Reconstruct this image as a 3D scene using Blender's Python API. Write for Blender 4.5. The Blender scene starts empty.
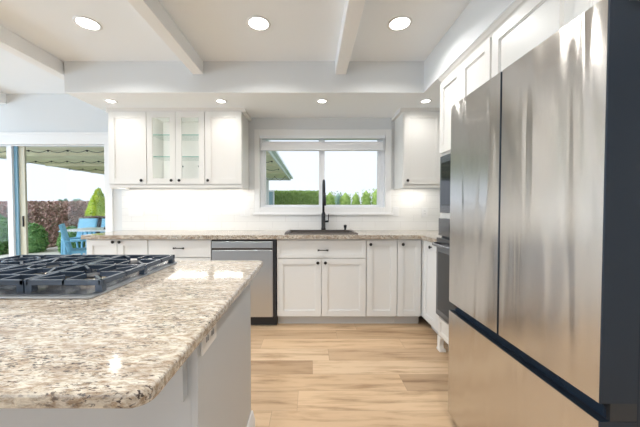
import bpy, bmesh, math, random
from mathutils import Vector, Matrix
random.seed(7)
S = bpy.context.scene
COL = S.collection
PI = math.pi

# ------------------------------------------------------------------ camera
cd = bpy.data.cameras.new('camera'); cam = bpy.data.objects.new('camera', cd); COL.objects.link(cam)
cam.location = (0, 0, 1.19); cam.rotation_euler = (math.radians(90-1.31), 0, 0)
cd.sensor_width = 36; cd.lens = 290/640*36; cd.shift_x = 9/640; cd.clip_start = .02; cd.clip_end = 300
S.camera = cam
# ------------------------------------------------------------------ world / exposure
W = bpy.data.worlds.new('sky'); S.world = W; W.use_nodes = True
bg = W.node_tree.nodes['Background']; bg.inputs[0].default_value = (.84, .90, 1, 1); bg.inputs[1].default_value = 1.0
S.view_settings.view_transform = 'Standard'; S.view_settings.look = 'None'
S.view_settings.exposure = 0.3; S.view_settings.gamma = 1.0; S.view_settings.use_curve_mapping = False
S.cycles.max_bounces = 10; S.cycles.diffuse_bounces = 5; S.cycles.glossy_bounces = 5
S.cycles.transparent_max_bounces = 12; S.cycles.sample_clamp_indirect = 6; S.cycles.caustics_reflective = False
CAN_W, SOF_W, UC_W = 5.4, 1.0, 1.15
sd = bpy.data.lights.new('hazy_sun', 'SUN'); sd.energy = 2.6; sd.angle = .9; sd.color = (1, .98, .95)
so = bpy.data.objects.new('hazy_sun', sd); COL.objects.link(so); so.location = (-6, 8, 9); so.rotation_euler = Vector((.72, .50, -.45)).to_track_quat('-Z', 'Y').to_euler()
def fill_lamp(name, loc, rot, sx, sy, p, c=(.82, .91, 1)):
    l = bpy.data.lights.new(name, 'AREA'); l.shape = 'RECTANGLE'; l.size = sx; l.size_y = sy; l.energy = p; l.color = c
    o = bpy.data.objects.new(name, l); COL.objects.link(o); o.location = loc; o.rotation_euler = rot
fill_lamp('added_window_fill', (-3.5, -3.75, 1.12), (math.radians(90), 0, 0), 2.1, 2.0, 12)  # area lamps added at the unseen windows to strengthen the daylight indoors
fill_lamp('added_window_fill', (-.6, -3.75, 1.42), (math.radians(90), 0, 0), 2.1, 1.4, 8)
fill_lamp('added_window_fill', (-5.75, -.5, 1.3), (math.radians(90), 0, math.radians(-90)), 1.7, 1.5, 55, (.66, .83, 1))
fill_lamp('added_window_fill', (-5.75, 2.0, 1.3), (math.radians(90), 0, math.radians(-90)), 1.5, 1.5, 55, (.66, .83, 1))

# ------------------------------------------------------------------ materials
def nm(name):
    m = bpy.data.materials.new(name); m.use_nodes = True
    return m, m.node_tree.nodes, m.node_tree.links, m.node_tree.nodes['Principled BSDF']
def inp(b, k, v):
    if k in b.inputs: b.inputs[k].default_value = v
def mat(name, c, r=.5, metal=0, spec=None, bump=0, bscale=60, var=0, vscale=4):
    m, N, L, b = nm(name)
    inp(b, 'Base Color', (*c, 1)); inp(b, 'Roughness', r); inp(b, 'Metallic', metal)
    if spec is not None: inp(b, 'Specular IOR Level', spec)
    tc = N.new('ShaderNodeTexCoord')
    nz = N.new('ShaderNodeTexNoise'); nz.inputs['Scale'].default_value = vscale; L.new(tc.outputs['Object'], nz.inputs['Vector'])
    mx = N.new('ShaderNodeMixRGB'); mx.inputs[1].default_value = (*[max(0, x*(1-var)) for x in c], 1); mx.inputs[2].default_value = (*[min(1, x*(1+var)) for x in c], 1)
    L.new(nz.outputs['Fac'], mx.inputs[0]); L.new(mx.outputs[0], b.inputs['Base Color'])
    if bump:
        n2 = N.new('ShaderNodeTexNoise'); n2.inputs['Scale'].default_value = bscale; L.new(tc.outputs['Object'], n2.inputs['Vector'])
        bp = N.new('ShaderNodeBump'); bp.inputs['Strength'].default_value = bump; bp.inputs['Distance'].default_value = .002
        L.new(n2.outputs['Fac'], bp.inputs['Height']); L.new(bp.outputs[0], b.inputs['Normal'])
    return m
def emit(name, c, s):
    m, N, L, b = nm(name); inp(b, 'Base Color', (*c, 1)); inp(b, 'Emission Color', (*c, 1)); inp(b, 'Emission Strength', s); return m
def ramp(N, stops, interp='LINEAR'):
    r = N.new('ShaderNodeValToRGB'); cr = r.color_ramp; cr.interpolation = interp
    while len(cr.elements) < len(stops): cr.elements.new(.5)
    for e, (p, c) in zip(cr.elements, stops): e.position = p; e.color = (*c, 1)
    return r
def glass(name, tint=(1, 1, 1), ior=1.45):
    m = bpy.data.materials.new(name); m.use_nodes = True; N = m.node_tree.nodes; L = m.node_tree.links; N.clear()
    o = N.new('ShaderNodeOutputMaterial'); t = N.new('ShaderNodeBsdfTransparent'); t.inputs[0].default_value = (*tint, 1)
    g = N.new('ShaderNodeBsdfGlossy'); g.inputs['Roughness'].default_value = .02
    f = N.new('ShaderNodeFresnel'); f.inputs[0].default_value = ior; mx = N.new('ShaderNodeMixShader')
    ge = N.new('ShaderNodeNewGeometry'); iv = N.new('ShaderNodeMath'); iv.operation = 'SUBTRACT'; iv.inputs[0].default_value = 1; L.new(ge.outputs['Backfacing'], iv.inputs[1])
    mlt = N.new('ShaderNodeMath'); mlt.operation = 'MULTIPLY'; L.new(f.outputs[0], mlt.inputs[0]); L.new(iv.outputs[0], mlt.inputs[1])
    L.new(mlt.outputs[0], mx.inputs[0]); L.new(t.outputs[0], mx.inputs[1]); L.new(g.outputs[0], mx.inputs[2]); L.new(mx.outputs[0], o.inputs[0])
    return m
def granite():
    m, N, L, b = nm('granite'); tc = N.new('ShaderNodeTexCoord')
    mp = N.new('ShaderNodeMapping'); mp.inputs['Rotation'].default_value = (0, 0, math.radians(-24)); mp.inputs['Scale'].default_value = (.8, 2.3, 1.5)
    L.new(tc.outputs['Object'], mp.inputs[0])
    def noise(scale, det=6, rough=.65, dist=0, src=mp):
        n = N.new('ShaderNodeTexNoise'); n.inputs['Scale'].default_value = scale; n.inputs['Detail'].default_value = det
        n.inputs['Roughness'].default_value = rough; n.inputs['Distortion'].default_value = dist; L.new(src.outputs[0], n.inputs['Vector']); return n
    big = noise(7.0, 7, .68, .8); r1 = ramp(N, [(.30, (.33, .26, .19)), (.42, (.52, .46, .38)), (.54, (.70, .65, .55)), (.68, (.50, .485, .45))]); L.new(big.outputs[0], r1.inputs[0])
    med = noise(46, 8, .72, .5); r2 = ramp(N, [(.40, (.95, .95, .95)), (.48, (.45, .45, .45)), (.57, (0, 0, 0))]); L.new(med.outputs[0], r2.inputs[0])
    m1 = N.new('ShaderNodeMixRGB'); m1.inputs[2].default_value = (.27, .19, .12, 1); L.new(r1.outputs[0], m1.inputs[1]); L.new(r2.outputs[0], m1.inputs[0])
    fn = noise(60, 6, .7, .4); r3 = ramp(N, [(.52, (0, 0, 0)), (.66, (1, 1, 1))]); L.new(fn.outputs[0], r3.inputs[0])
    f5 = N.new('ShaderNodeMath'); f5.operation = 'MULTIPLY'; f5.inputs[1].default_value = .6; L.new(r3.outputs[0], f5.inputs[0])
    m2 = N.new('ShaderNodeMixRGB'); m2.inputs[2].default_value = (.28, .25, .22, 1); L.new(m1.outputs[0], m2.inputs[1]); L.new(f5.outputs[0], m2.inputs[0])
    sp = noise(120, 3, .6, .5); r4 = ramp(N, [(.41, (1, 1, 1)), (.455, (0, 0, 0))]); L.new(sp.outputs[0], r4.inputs[0])
    cl = noise(9, 4, .65, .3); r5 = ramp(N, [(.40, (.0, .0, .0)), (.52, (1, 1, 1))]); L.new(cl.outputs[0], r5.inputs[0])
    mm = N.new('ShaderNodeMath'); mm.operation = 'MULTIPLY'; L.new(r4.outputs[0], mm.inputs[0]); L.new(r5.outputs[0], mm.inputs[1])
    m3 = N.new('ShaderNodeMixRGB'); m3.inputs[2].default_value = (.07, .055, .05, 1); L.new(m2.outputs[0], m3.inputs[1]); L.new(mm.outputs[0], m3.inputs[0])
    wt = noise(28, 5, .6, .5); r6 = ramp(N, [(.56, (0, 0, 0)), (.64, (1, 1, 1))]); L.new(wt.outputs[0], r6.inputs[0])
    m4 = N.new('ShaderNodeMixRGB'); m4.inputs[2].default_value = (.78, .75, .69, 1); L.new(m3.outputs[0], m4.inputs[1])
    f6 = N.new('ShaderNodeMath'); f6.operation = 'MULTIPLY'; f6.inputs[1].default_value = .22; L.new(r6.outputs[0], f6.inputs[0]); L.new(f6.outputs[0], m4.inputs[0])
    L.new(m4.outputs[0], b.inputs['Base Color']); inp(b, 'Roughness', .09); inp(b, 'Specular IOR Level', .5)
    return m
def planks():
    m, N, L, b = nm('plank_floor'); tc = N.new('ShaderNodeTexCoord'); sx = N.new('ShaderNodeSeparateXYZ'); L.new(tc.outputs['Object'], sx.inputs[0])
    def M(op, a, bb=None):
        n = N.new('ShaderNodeMath'); n.operation = op
        for i, v in enumerate((a, bb)):
            if v is None: continue
            if isinstance(v, (int, float)): n.inputs[i].default_value = v
            else: L.new(v, n.inputs[i])
        return n.outputs[0]
    row = M('FLOOR', M('DIVIDE', sx.outputs[1], .185)); wn = N.new('ShaderNodeTexWhiteNoise'); wn.noise_dimensions = '1D'; L.new(row, wn.inputs['W'])
    xo = M('DIVIDE', M('ADD', sx.outputs[0], M('MULTIPLY', wn.outputs['Value'], 9.7)), 1.22); colm = M('FLOOR', xo)
    w2 = N.new('ShaderNodeTexWhiteNoise'); w2.noise_dimensions = '2D'; cb = N.new('ShaderNodeCombineXYZ'); L.new(row, cb.inputs[0]); L.new(colm, cb.inputs[1]); L.new(cb.outputs[0], w2.inputs['Vector'])
    # grain
    gv = N.new('ShaderNodeCombineXYZ'); L.new(M('MULTIPLY', sx.outputs[0], 1.0), gv.inputs[0]); L.new(M('MULTIPLY', sx.outputs[1], 9), gv.inputs[1]); L.new(M('MULTIPLY', w2.outputs['Value'], 40), gv.inputs[2])
    g = N.new('ShaderNodeTexNoise'); g.inputs['Scale'].default_value = 2.2; g.inputs['Detail'].default_value = 7; g.inputs['Roughness'].default_value = .6; g.inputs['Distortion'].default_value = .35; L.new(gv.outputs[0], g.inputs['Vector'])
    base = ramp(N, [(0, (.47, .32, .19)), (.2, (.60, .42, .26)), (.6, (.69, .49, .30)), (1, (.73, .56, .38))]); L.new(w2.outputs['Value'], base.inputs[0])
    gr = ramp(N, [(.30, (.55, .48, .42)), (.42, (.82, .78, .74)), (.53, (.97, .96, .95)), (.72, (1.0, 1.0, 1.0))]); L.new(g.outputs[0], gr.inputs[0])
    mu = N.new('ShaderNodeMixRGB'); mu.blend_type = 'MULTIPLY'; mu.inputs[0].default_value = 1; L.new(base.outputs[0], mu.inputs[1]); L.new(gr.outputs[0], mu.inputs[2])
    fy = M('FRACT', M('DIVIDE', sx.outputs[1], .185)); fx = M('FRACT', xo)
    seam = M('MAXIMUM', M('LESS_THAN', fy, .014), M('LESS_THAN', fx, .0025))
    m2 = N.new('ShaderNodeMixRGB'); m2.inputs[2].default_value = (.33, .22, .14, 1); L.new(mu.outputs[0], m2.inputs[1]); L.new(M('MULTIPLY', seam, .6), m2.inputs[0])
    L.new(m2.outputs[0], b.inputs['Base Color']); inp(b, 'Roughness', .36)
    return m
def tile():
    m, N, L, b = nm('white_tile'); tc = N.new('ShaderNodeTexCoord'); sx = N.new('ShaderNodeSeparateXYZ'); L.new(tc.outputs['Object'], sx.inputs[0])
    cb = N.new('ShaderNodeCombineXYZ'); L.new(sx.outputs[0], cb.inputs[0]); L.new(sx.outputs[2], cb.inputs[1])
    br = N.new('ShaderNodeTexBrick'); br.inputs['Scale'].default_value = 1; br.inputs['Brick Width'].default_value = .305; br.inputs['Row Height'].default_value = .078
    br.inputs['Mortar Size'].default_value = .0016; br.inputs['Color1'].default_value = (.84, .835, .81, 1); br.inputs['Color2'].default_value = (.82, .815, .79, 1); br.inputs['Mortar'].default_value = (.70, .69, .67, 1)
    L.new(cb.outputs[0], br.inputs['Vector']); L.new(br.outputs['Color'], b.inputs['Base Color']); inp(b, 'Roughness', .18)
    bp = N.new('ShaderNodeBump'); bp.invert = True; bp.inputs['Strength'].default_value = .35; bp.inputs['Distance'].default_value = .001; L.new(br.outputs['Fac'], bp.inputs['Height']); L.new(bp.outputs[0], b.inputs['Normal'])
    return m
def steel(name, c=(.62, .60, .57), r=.24, wave=.0, an=.6, axis=0):
    m, N, L, b = nm(name); inp(b, 'Metallic', 1); inp(b, 'Base Color', (*c, 1)); inp(b, 'Roughness', r)
    inp(b, 'Anisotropic', an); inp(b, 'Anisotropic Rotation', .25 if axis == 2 else 0)
    tg = N.new('ShaderNodeTangent'); tg.direction_type = 'RADIAL'; tg.axis = 'Z'; L.new(tg.outputs[0], b.inputs['Tangent'])
    tc = N.new('ShaderNodeTexCoord'); mp = N.new('ShaderNodeMapping'); L.new(tc.outputs['Object'], mp.inputs[0])
    mp.inputs['Scale'].default_value = (1, 1, .012) if axis == 0 else (.02, .02, 1)
    n = N.new('ShaderNodeTexNoise'); n.inputs['Scale'].default_value = 900; n.inputs['Detail'].default_value = 2; L.new(mp.outputs[0], n.inputs['Vector'])
    bp = N.new('ShaderNodeBump'); bp.inputs['Strength'].default_value = .06; bp.inputs['Distance'].default_value = .0005; L.new(n.outputs[0], bp.inputs['Height'])
    last = bp
    if wave:
        m2 = N.new('ShaderNodeMapping'); L.new(tc.outputs['Object'], m2.inputs[0]); m2.inputs['Scale'].default_value = (4.5, 1, .5); m2.inputs['Rotation'].default_value = (0, .22, 0)
        n2 = N.new('ShaderNodeTexNoise'); n2.inputs['Scale'].default_value = 2.0; n2.inputs['Detail'].default_value = 1.0; n2.inputs['Distortion'].default_value = .7; L.new(m2.outputs[0], n2.inputs['Vector'])
        b2 = N.new('ShaderNodeBump'); b2.inputs['Strength'].default_value = 1; b2.inputs['Distance'].default_value = wave; L.new(n2.outputs[0], b2.inputs['Height']); L.new(bp.outputs[0], b2.inputs['Normal']); last = b2
    L.new(last.outputs[0], b.inputs['Normal'])
    return m
def leafmat(name, a, b_, sc=9):
    m, N, L, b = nm(name); tc = N.new('ShaderNodeTexCoord'); n = N.new('ShaderNodeTexNoise'); n.inputs['Scale'].default_value = sc; n.inputs['Detail'].default_value = 5; n.inputs['Roughness'].default_value = .7
    L.new(tc.outputs['Object'], n.inputs['Vector']); r = ramp(N, [(.36, a), (.64, b_)]); L.new(n.outputs[0], r.inputs[0]); L.new(r.outputs[0], b.inputs['Base Color']); inp(b, 'Roughness', .7); inp(b, 'Specular IOR Level', .2)
    return m

MW = mat('wall_paint', (.71, .725, .725), .7, bump=.1, bscale=250)
MC = mat('ceiling_paint', (.91, .94, .96), .85, bump=.25, bscale=160)
MBM = mat('beam_paint', (.92, .92, .91), .6)
MT = mat('white_trim', (.84, .84, .83), .4)
CAB = mat('cabinet_paint', (.80, .785, .745), .36)
CAB_SHADED = mat('shaded_cabinet_paint', (.76, .765, .75), .38)  # same cabinet paint, greyer: duller light on base units put into the colour
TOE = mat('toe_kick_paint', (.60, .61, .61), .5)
ISL = mat('island_paint', (.52, .55, .575), .4)
GR = granite(); FL = planks(); TI = tile()
BRZ = mat('dark_bronze', (.03, .027, .025), .35, .6)
BLK = mat('matte_black', (.018, .02, .024), .35, .3)
IRON = mat('cast_iron', (.055, .08, .12), .24, .45, spec=1, bump=.1, bscale=300)
DARK = mat('dark_plastic', (.02, .022, .026), .4)
SIDE = mat('fridge_side_paint', (.016, .026, .042), .42, .3)
STF = steel('fridge_steel', (.65, .635, .615), .18, .0055, .85, 2)
STD = steel('dishwasher_steel', (.60, .63, .67), .30, 0, .5)
STK = mat('dark_steel', (.22, .23, .25), .25, .9)
STC = steel('cooktop_steel', (.46, .48, .50), .33, 0, .3, 1)
STM = mat('polished_steel', (.7, .7, .7), .15, 1)
OVG = mat('oven_glass', (.02, .022, .025), .06)
GL = glass('clear_glass', (.98, .99, 1), 1.22); GS = glass('shelf_glass', (.96, .995, .985)); GE = mat('glass_edge', (.25, .50, .44), .15)
LENS = emit('lamp_lens', (1, .97, .92), 9)
BULB = emit('bulb_glow', (1, .93, .8), 1.5)
PLATE = mat('outlet_plastic', (.80, .80, .79), .35); SLOT = mat('outlet_slot', (.25, .26, .28), .5)
SNK = mat('composite_sink', (.10, .085, .075), .4, bump=.2, bscale=300)
VIN = mat('window_vinyl', (.82, .84, .86), .35)
SHD = mat('shade_fabric', (.86, .87, .88), .8)
SCR = mat('screen_frame', (.58, .56, .44), .5); SASH_SHADED = mat('shaded_sash_edge', (.20, .40, .55), .4)  # sash edge: blue shade on the stile is put into its colour

# ------------------------------------------------------------------ mesh helpers
class MB:
    def __init__(s): s.bm = bmesh.new(); s.mats = []
    def mi(s, m):
        if m is None: return 0
        if m not in s.mats: s.mats.append(m)
        return s.mats.index(m)
    def box(s, x0, x1, y0, y1, z0, z1, m=None):
        v = [s.bm.verts.new(p) for p in ((x0,y0,z0),(x1,y0,z0),(x1,y1,z0),(x0,y1,z0),(x0,y0,z1),(x1,y0,z1),(x1,y1,z1),(x0,y1,z1))]
        for f in ((0,3,2,1),(4,5,6,7),(0,1,5,4),(1,2,6,5),(2,3,7,6),(3,0,4,7)):
            fc = s.bm.faces.new([v[i] for i in f]); fc.material_index = s.mi(m)
        return s
    def bar(s, a, b, w, h, m=None):
        a, b = Vector(a), Vector(b); d = (b-a).normalized(); up = Vector((0,0,1)) if abs(d.z) < .95 else Vector((0,1,0))
        sx = d.cross(up).normalized()*w/2; u = sx.cross(d).normalized()*h/2
        v = [s.bm.verts.new(p) for p in (a-sx-u, a+sx-u, a+sx+u, a-sx+u, b-sx-u, b+sx-u, b+sx+u, b-sx+u)]
        for f in ((0,3,2,1),(4,5,6,7),(0,1,5,4),(1,2,6,5),(2,3,7,6),(3,0,4,7)):
            fc = s.bm.faces.new([v[i] for i in f]); fc.material_index = s.mi(m)
        return s
    def tube(s, pts, r, n=12, m=None, cap=True):
        pts = [Vector(p) for p in pts]; rings = []
        rr = r if isinstance(r, (list, tuple)) else [r]*len(pts); ref = None
        for i, p in enumerate(pts):
            d = (pts[min(i+1, len(pts)-1)]-pts[max(i-1, 0)]).normalized()
            if ref is None: ref = Vector((1,0,0)) if abs(d.x) < .9 else Vector((0,1,0))
            a = (ref-d*ref.dot(d)).normalized(); b = d.cross(a); ref = a
            rings.append([s.bm.verts.new(p+a*rr[i]*math.cos(2*PI*k/n)+b*rr[i]*math.sin(2*PI*k/n)) for k in range(n)])
        for i in range(len(rings)-1):
            for k in range(n):
                f = s.bm.faces.new((rings[i][k], rings[i][(k+1)%n], rings[i+1][(k+1)%n], rings[i+1][k])); f.material_index = s.mi(m); f.smooth = True
        if cap:
            for r_ in (rings[0][::-1], rings[-1]): f = s.bm.faces.new(r_); f.material_index = s.mi(m)
        return s
    def lathe(s, prof, c=(0,0,0), axis='Z', n=24, m=None):
        rings = []; c = Vector(c)
        for r, h in prof:
            ring = []
            for k in range(n):
                a = 2*PI*k/n; x, y = max(r, 1e-4)*math.cos(a), max(r, 1e-4)*math.sin(a)
                p = (x, y, h) if axis == 'Z' else ((x, h, y) if axis == 'Y' else (h, x, y))
                ring.append(s.bm.verts.new(c+Vector(p)))
            rings.append(ring)
        for i in range(len(rings)-1):
            for k in range(n):
                f = s.bm.faces.new((rings[i][k], rings[i][(k+1)%n], rings[i+1][(k+1)%n], rings[i+1][k])); f.material_index = s.mi(m); f.smooth = True
        for r_ in (rings[0], rings[-1]): f = s.bm.faces.new(r_); f.material_index = s.mi(m)
        return s
    def prism(s, poly, z0, z1, m=None, f=lambda x, y, z: (x, y, z)):
        a = [s.bm.verts.new(f(x, y, z0)) for x, y in poly]; b = [s.bm.verts.new(f(x, y, z1)) for x, y in poly]; n = len(poly)
        fs = [s.bm.faces.new(a[::-1]), s.bm.faces.new(b)]+[s.bm.faces.new((a[i], a[(i+1)%n], b[(i+1)%n], b[i])) for i in range(n)]
        for q in fs: q.material_index = s.mi(m)
        return s
    def build(s, name, m=None, parent=None, bevel=0, loc=None, seg=2):
        bmesh.ops.recalc_face_normals(s.bm, faces=s.bm.faces)
        me = bpy.data.meshes.new(name); s.bm.to_mesh(me); s.bm.free()
        if s.mats:
            for q in s.mats: me.materials.append(q)
        elif m: me.materials.append(m)
        o = bpy.data.objects.new(name, me); COL.objects.link(o)
        if parent: o.parent = parent
        if loc: o.location = loc
        if bevel:
            bv = o.modifiers.new('bevel', 'BEVEL'); bv.width = bevel; bv.segments = seg; bv.limit_method = 'ANGLE'; bv.angle_limit = math.radians(50)
        return o
def tag(o, label=None, cat=None, group=None, kind=None):
    if label: o['label'] = label
    if cat: o['category'] = cat
    if group: o['group'] = group
    if kind: o['kind'] = kind
    return o
def thing(name, label, cat, loc=(0,0,0), rz=0, group=None):
    o = bpy.data.objects.new(name, None); COL.objects.link(o); o.location = loc; o.rotation_euler = (0,0,rz); o.empty_display_size = .1
    return tag(o, label, cat, group)
def struct(name, mb, m, bevel=0, parent=None):
    o = mb.build(name, m, parent, bevel)
    if not parent: o['kind'] = 'structure'
    return o
def part_label(o, l): o['label'] = l; return o
def copy_tree(o, parent=None):
    c = o.copy(); COL.objects.link(c); c.parent = parent
    for ch in list(o.children): copy_tree(ch, c)
    return c

# ================================================================== SHELL
XL, XR, YB, YF, ZC = -5.6, 1.735, 3.46, -3.6, 2.525
DX0, DX1, DZ = -4.70, -2.445, 1.93        # patio door opening
WX0, WX1, WZ0, WZ1 = -.607, .877, 1.185, 2.032
struct('floor', MB().box(XL-.1, XR+.1, YF-.1, YB+.12, -.1, 0), FL)
struct('ceiling', MB().box(XL-.1, XR+.1, YF-.1, YB+.12, ZC, ZC+.1), MC)
w = MB(); T = .12
w.box(XL-.1, DX0, YB, YB+T, 0, ZC); w.box(DX0, DX1, YB, YB+T, DZ, ZC); w.box(DX1, WX0, YB, YB+T, 0, ZC)
w.box(WX0, WX1, YB, YB+T, 0, WZ0); w.box(WX0, WX1, YB, YB+T, WZ1, ZC); w.box(WX1, XR+.1, YB, YB+T, 0, ZC)
struct('wall_back', w, MW)
struct('wall_right', MB().box(XR, XR+.1, YF, YB, 0, ZC), MW)
def holed(axis, c0, c1, a0, a1, holes):
    b = MB()
    def add(p0, p1, z0, z1):
        if p1-p0 > 1e-4 and z1-z0 > 1e-4:
            if axis == 'X': b.box(c0, c1, p0, p1, z0, z1)
            else: b.box(p0, p1, c0, c1, z0, z1)
    cur = a0
    for (h0, h1, z0, z1) in holes: add(cur, h0, 0, ZC); add(h0, h1, 0, z0); add(h0, h1, z1, ZC); cur = h1
    add(cur, a1, 0, ZC); return b
struct('wall_left', holed('X', XL-.1, XL, YF, YB, [(-1.4, .4, .5, 2.1), (1.2, 2.8, .5, 2.1)]), MW)
struct('wall_front', holed('Y', YF-.1, YF, XL-.1, XR+.1, [(-4.6, -2.4, .1, 2.15), (-1.7, .5, .7, 2.15)]), MW)
def simple_window(name, axis, c, a0, a1, z0, z1):
    b = MB(); f = .05
    def bx(p0, p1, q0, q1, d0=-.02, d1=.03):
        if axis == 'X': b.box(c+d0, c+d1, p0, p1, q0, q1)
        else: b.box(p0, p1, c+d0, c+d1, q0, q1)
    bx(a0, a0+f, z0, z1); bx(a1-f, a1, z0, z1); bx(a0+f, a1-f, z0, z0+f); bx(a0+f, a1-f, z1-f, z1); mid = (a0+a1)/2; bx(mid-.03, mid+.03, z0+f, z1-f)
    o = struct(name, b, VIN); g = MB()
    if axis == 'X': g.box(c, c+.006, a0+f, a1-f, z0+f, z1-f)
    else: g.box(a0+f, a1-f, c, c+.006, z0+f, z1-f)
    g.build('window_pane', GL, o); return o
simple_window('window_2', 'X', XL-.05, -1.4, .4, .5, 2.1); simple_window('window_3', 'X', XL-.05, 1.2, 2.8, .5, 2.1)  # unseen left and rear windows, put in to let daylight reach the room
simple_window('window_4', 'Y', YF-.05, -4.6, -2.4, .1, 2.15); simple_window('window_5', 'Y', YF-.05, -1.7, .5, .7, 2.15)
# soffit (L shape) 
SZ = 2.245
sf = MB().prism([(-2.265, 2.69), (1.035, 2.69), (1.035, YF), (XR, YF), (XR, YB), (-2.265, YB)], SZ, ZC)
struct('ceiling_soffit', sf, MW)
struct('ceiling_soffit_underside', MB().prism([(-2.265, 2.69), (1.035, 2.69), (1.035, YF), (XR, YF), (XR, YB), (-2.265, YB)], SZ-.004, SZ), MC)  # lighter sheet under the soffit; bounced light put into its colour
# ceiling beams
for i, (x0, x1, y1) in enumerate([(.222, .322, 2.69), (-1.083, -.987, 2.69), (-2.375, -2.277, YB), (-3.70, -3.60, YB), (-4.98, -4.88, YB)]):
    struct('trim_%d' % (i+1), MB().box(x0, x1, YF, y1, 2.405, ZC), MBM, .003)

# patio door (structure)
dr = MB(); y0, y1 = YB+.02, YB+.10; F = .04
dr.box(DX0, DX0+F, y0, y1, 0, DZ); dr.box(DX1-F+.015, DX1, y0, y1, 0, DZ); dr.box(DX0+F, DX1-F+.015, y0, y1, DZ-.012, DZ); dr.box(DX0+F, DX1-F+.015, y0, y1, 0, .04)
door = struct('door_1', dr, VIN, .002)
MXa = -3.635
MB().box(MXa, MXa+.062, y0-.005, y0+.04, .04, DZ-.012).build('door_stile', VIN, door, .003)
part_label(MB().box(MXa+.062, MXa+.10, y0+.02, y0+.05, .04, DZ-.012).build('door_stile', SASH_SHADED, door), 'sliding panel edge with blue shade in its colour')
part_label(MB().box(MXa+.10, MXa+.17, y0+.04, y0+.065, .04, DZ-.012).build('screen_frame', SCR, door), 'beige screen frame')
MB().box(MXa+.142, MXa+.15, y0+.025, y0+.04, .95, 1.08).build('door_handle', BLK, door, .002)
MB().box(DX0+F, MXa, y0+.03, y0+.036, .04, DZ-.012).build('glass_pane', GL, door)
MB().box(MXa+.17, DX1-F+.015, y0+.05, y0+.056, .04, DZ-.012).build('glass_pane', GL, door)
cs = MB().box(DX0-.12, DX1+.085, YB-.018, YB, DZ, DZ+.14).box(DX1, DX1+.085, YB-.018, YB, 0, DZ).box(DX0-.085, DX0, YB-.018, YB, 0, DZ)
cs.box(DX0-.13, DX1+.095, YB-.026, YB-.018, DZ+.115, DZ+.14)
struct('trim_6', cs, MT, .002)
# kitchen window casing + frame
c = MB(); o = .062
c.box(-.669, WX0, YB-.02, YB, 1.093, 2.103).box(WX1, .95, YB-.02, YB, 1.093, 2.103).box(WX0, WX1, YB-.02, YB, WZ1, 2.103).box(WX0, WX1, YB-.02, YB, 1.093, WZ0)
c.box(-.69, .97, YB-.032, YB-.02, 1.093, 1.118)
struct('trim_7', c, MT, .003)
wf = MB(); a, b2 = YB+.03, YB+.10; f = .042
wf.box(WX0, WX0+f, a, b2, WZ0, WZ1).box(WX1-f, WX1, a, b2, WZ0, WZ1).box(WX0+f, WX1-f, a, b2, WZ0, WZ0+.03).box(WX0+f, WX1-f, a, b2, WZ1-.03, WZ1)
win = struct('window_1', wf, VIN, .003)
MB().box(.115, .165, a+.005, a+.05, WZ0+.03, WZ1-.03).build('mullion', VIN, win, .003)
MB().box(WX0+f, .115, a+.03, a+.035, WZ0+.03, WZ1-.03).build('glass_pane', GL, win)
MB().box(.165, WX1-f, a+.03, a+.035, WZ0+.03, WZ1-.03).build('glass_pane', GL, win)
MB().box(WX0+f, WX0+f+.02, a+.012, a+.045, WZ0+.03, WZ1-.03).box(.095, .115, a+.012, a+.045, WZ0+.03, WZ1-.03).build('sash', VIN, win, .002)
MB().box(WX1-f-.035, WX1-f, a+.012, a+.045, WZ0+.03, WZ1-.03).build('sash', VIN, win, .002)
# backsplash
bs = MB().box(-2.25, -.669, YB-.010, YB, .914, 1.40).box(-.669, .95, YB-.010, YB, .914, 1.093).box(.95, XR, YB-.010, YB, .914, 1.40)
struct('wall_backsplash', bs, TI)
struct('baseboard_back', MB().box(DX1+.085, -2.235, YB-.015, YB, 0, .13), MT, .003)
struct('baseboard_left', MB().box(XL, XL+.015, YF, YB-.02, 0, .13), MT, .003)

# ================================================================== CABINET PARTS (local: x width, y into the cabinet, z up)
def shaker_mb(x0, x1, z0, z1, fw=.058, th=.02, hole=False):
    b = MB(); t = .002
    b.box(x0, x0+fw, 0, th, z0, z1); b.box(x1-fw, x1, 0, th, z0, z1); b.box(x0+fw, x1-fw, 0, th, z1-fw, z1); b.box(x0+fw, x1-fw, 0, th, z0, z0+fw)
    if not hole:
        b.box(x0+fw, x1-fw, .010, .016, z0+fw, z1-fw); s = .007
        b.box(x0+fw, x0+fw+s, .005, .010, z0+fw, z1-fw); b.box(x1-fw-s, x1-fw, .005, .010, z0+fw, z1-fw); b.box(x0+fw+s, x1-fw-s, .005, .010, z1-fw-s, z1-fw); b.box(x0+fw+s, x1-fw-s, .005, .010, z0+fw, z0+fw+s)
    return b
def knob(parent, x, z):
    MB().lathe([(.006, .0), (.005, -.010), (.0145, -.016), (.0155, -.021), (.011, -.026), (.0, -.027)], (x, 0, z), 'Y', 16).build('knob', BRZ, parent)
def pull(parent, x, z, L=.095):
    MB().tube([(x-L/2, -.026, z), (x+L/2, -.026, z)], .0045, 10).tube([(x-L/2+.01, 0, z), (x-L/2+.01, -.026, z)], .0065, 8).tube([(x+L/2-.01, 0, z), (x+L/2-.01, -.026, z)], .0065, 8).lathe([(.009, -.005), (.009, .005)], (x-L/2, -.026, z), 'X', 12).lathe([(.009, -.005), (.009, .005)], (x+L/2, -.026, z), 'X', 12).build('handle', BRZ, parent)
def carcass(t, w, d, z0, z1, m, top=False, shelf=False):
    b = MB(); y = .021
    b.box(0, .018, y, d, z0, z1).box(w-.018, w, y, d, z0, z1).box(.018, w-.018, y, d, z0, z0+.018).box(.018, w-.018, d-.01, d, z0+.018, z1)
    if top: b.box(.018, w-.018, y, d-.01, z1-.018, z1)
    else: b.box(.018, w-.018, y, y+.02, z1-.03, z1)
    return b.build('body', m, t)
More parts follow.
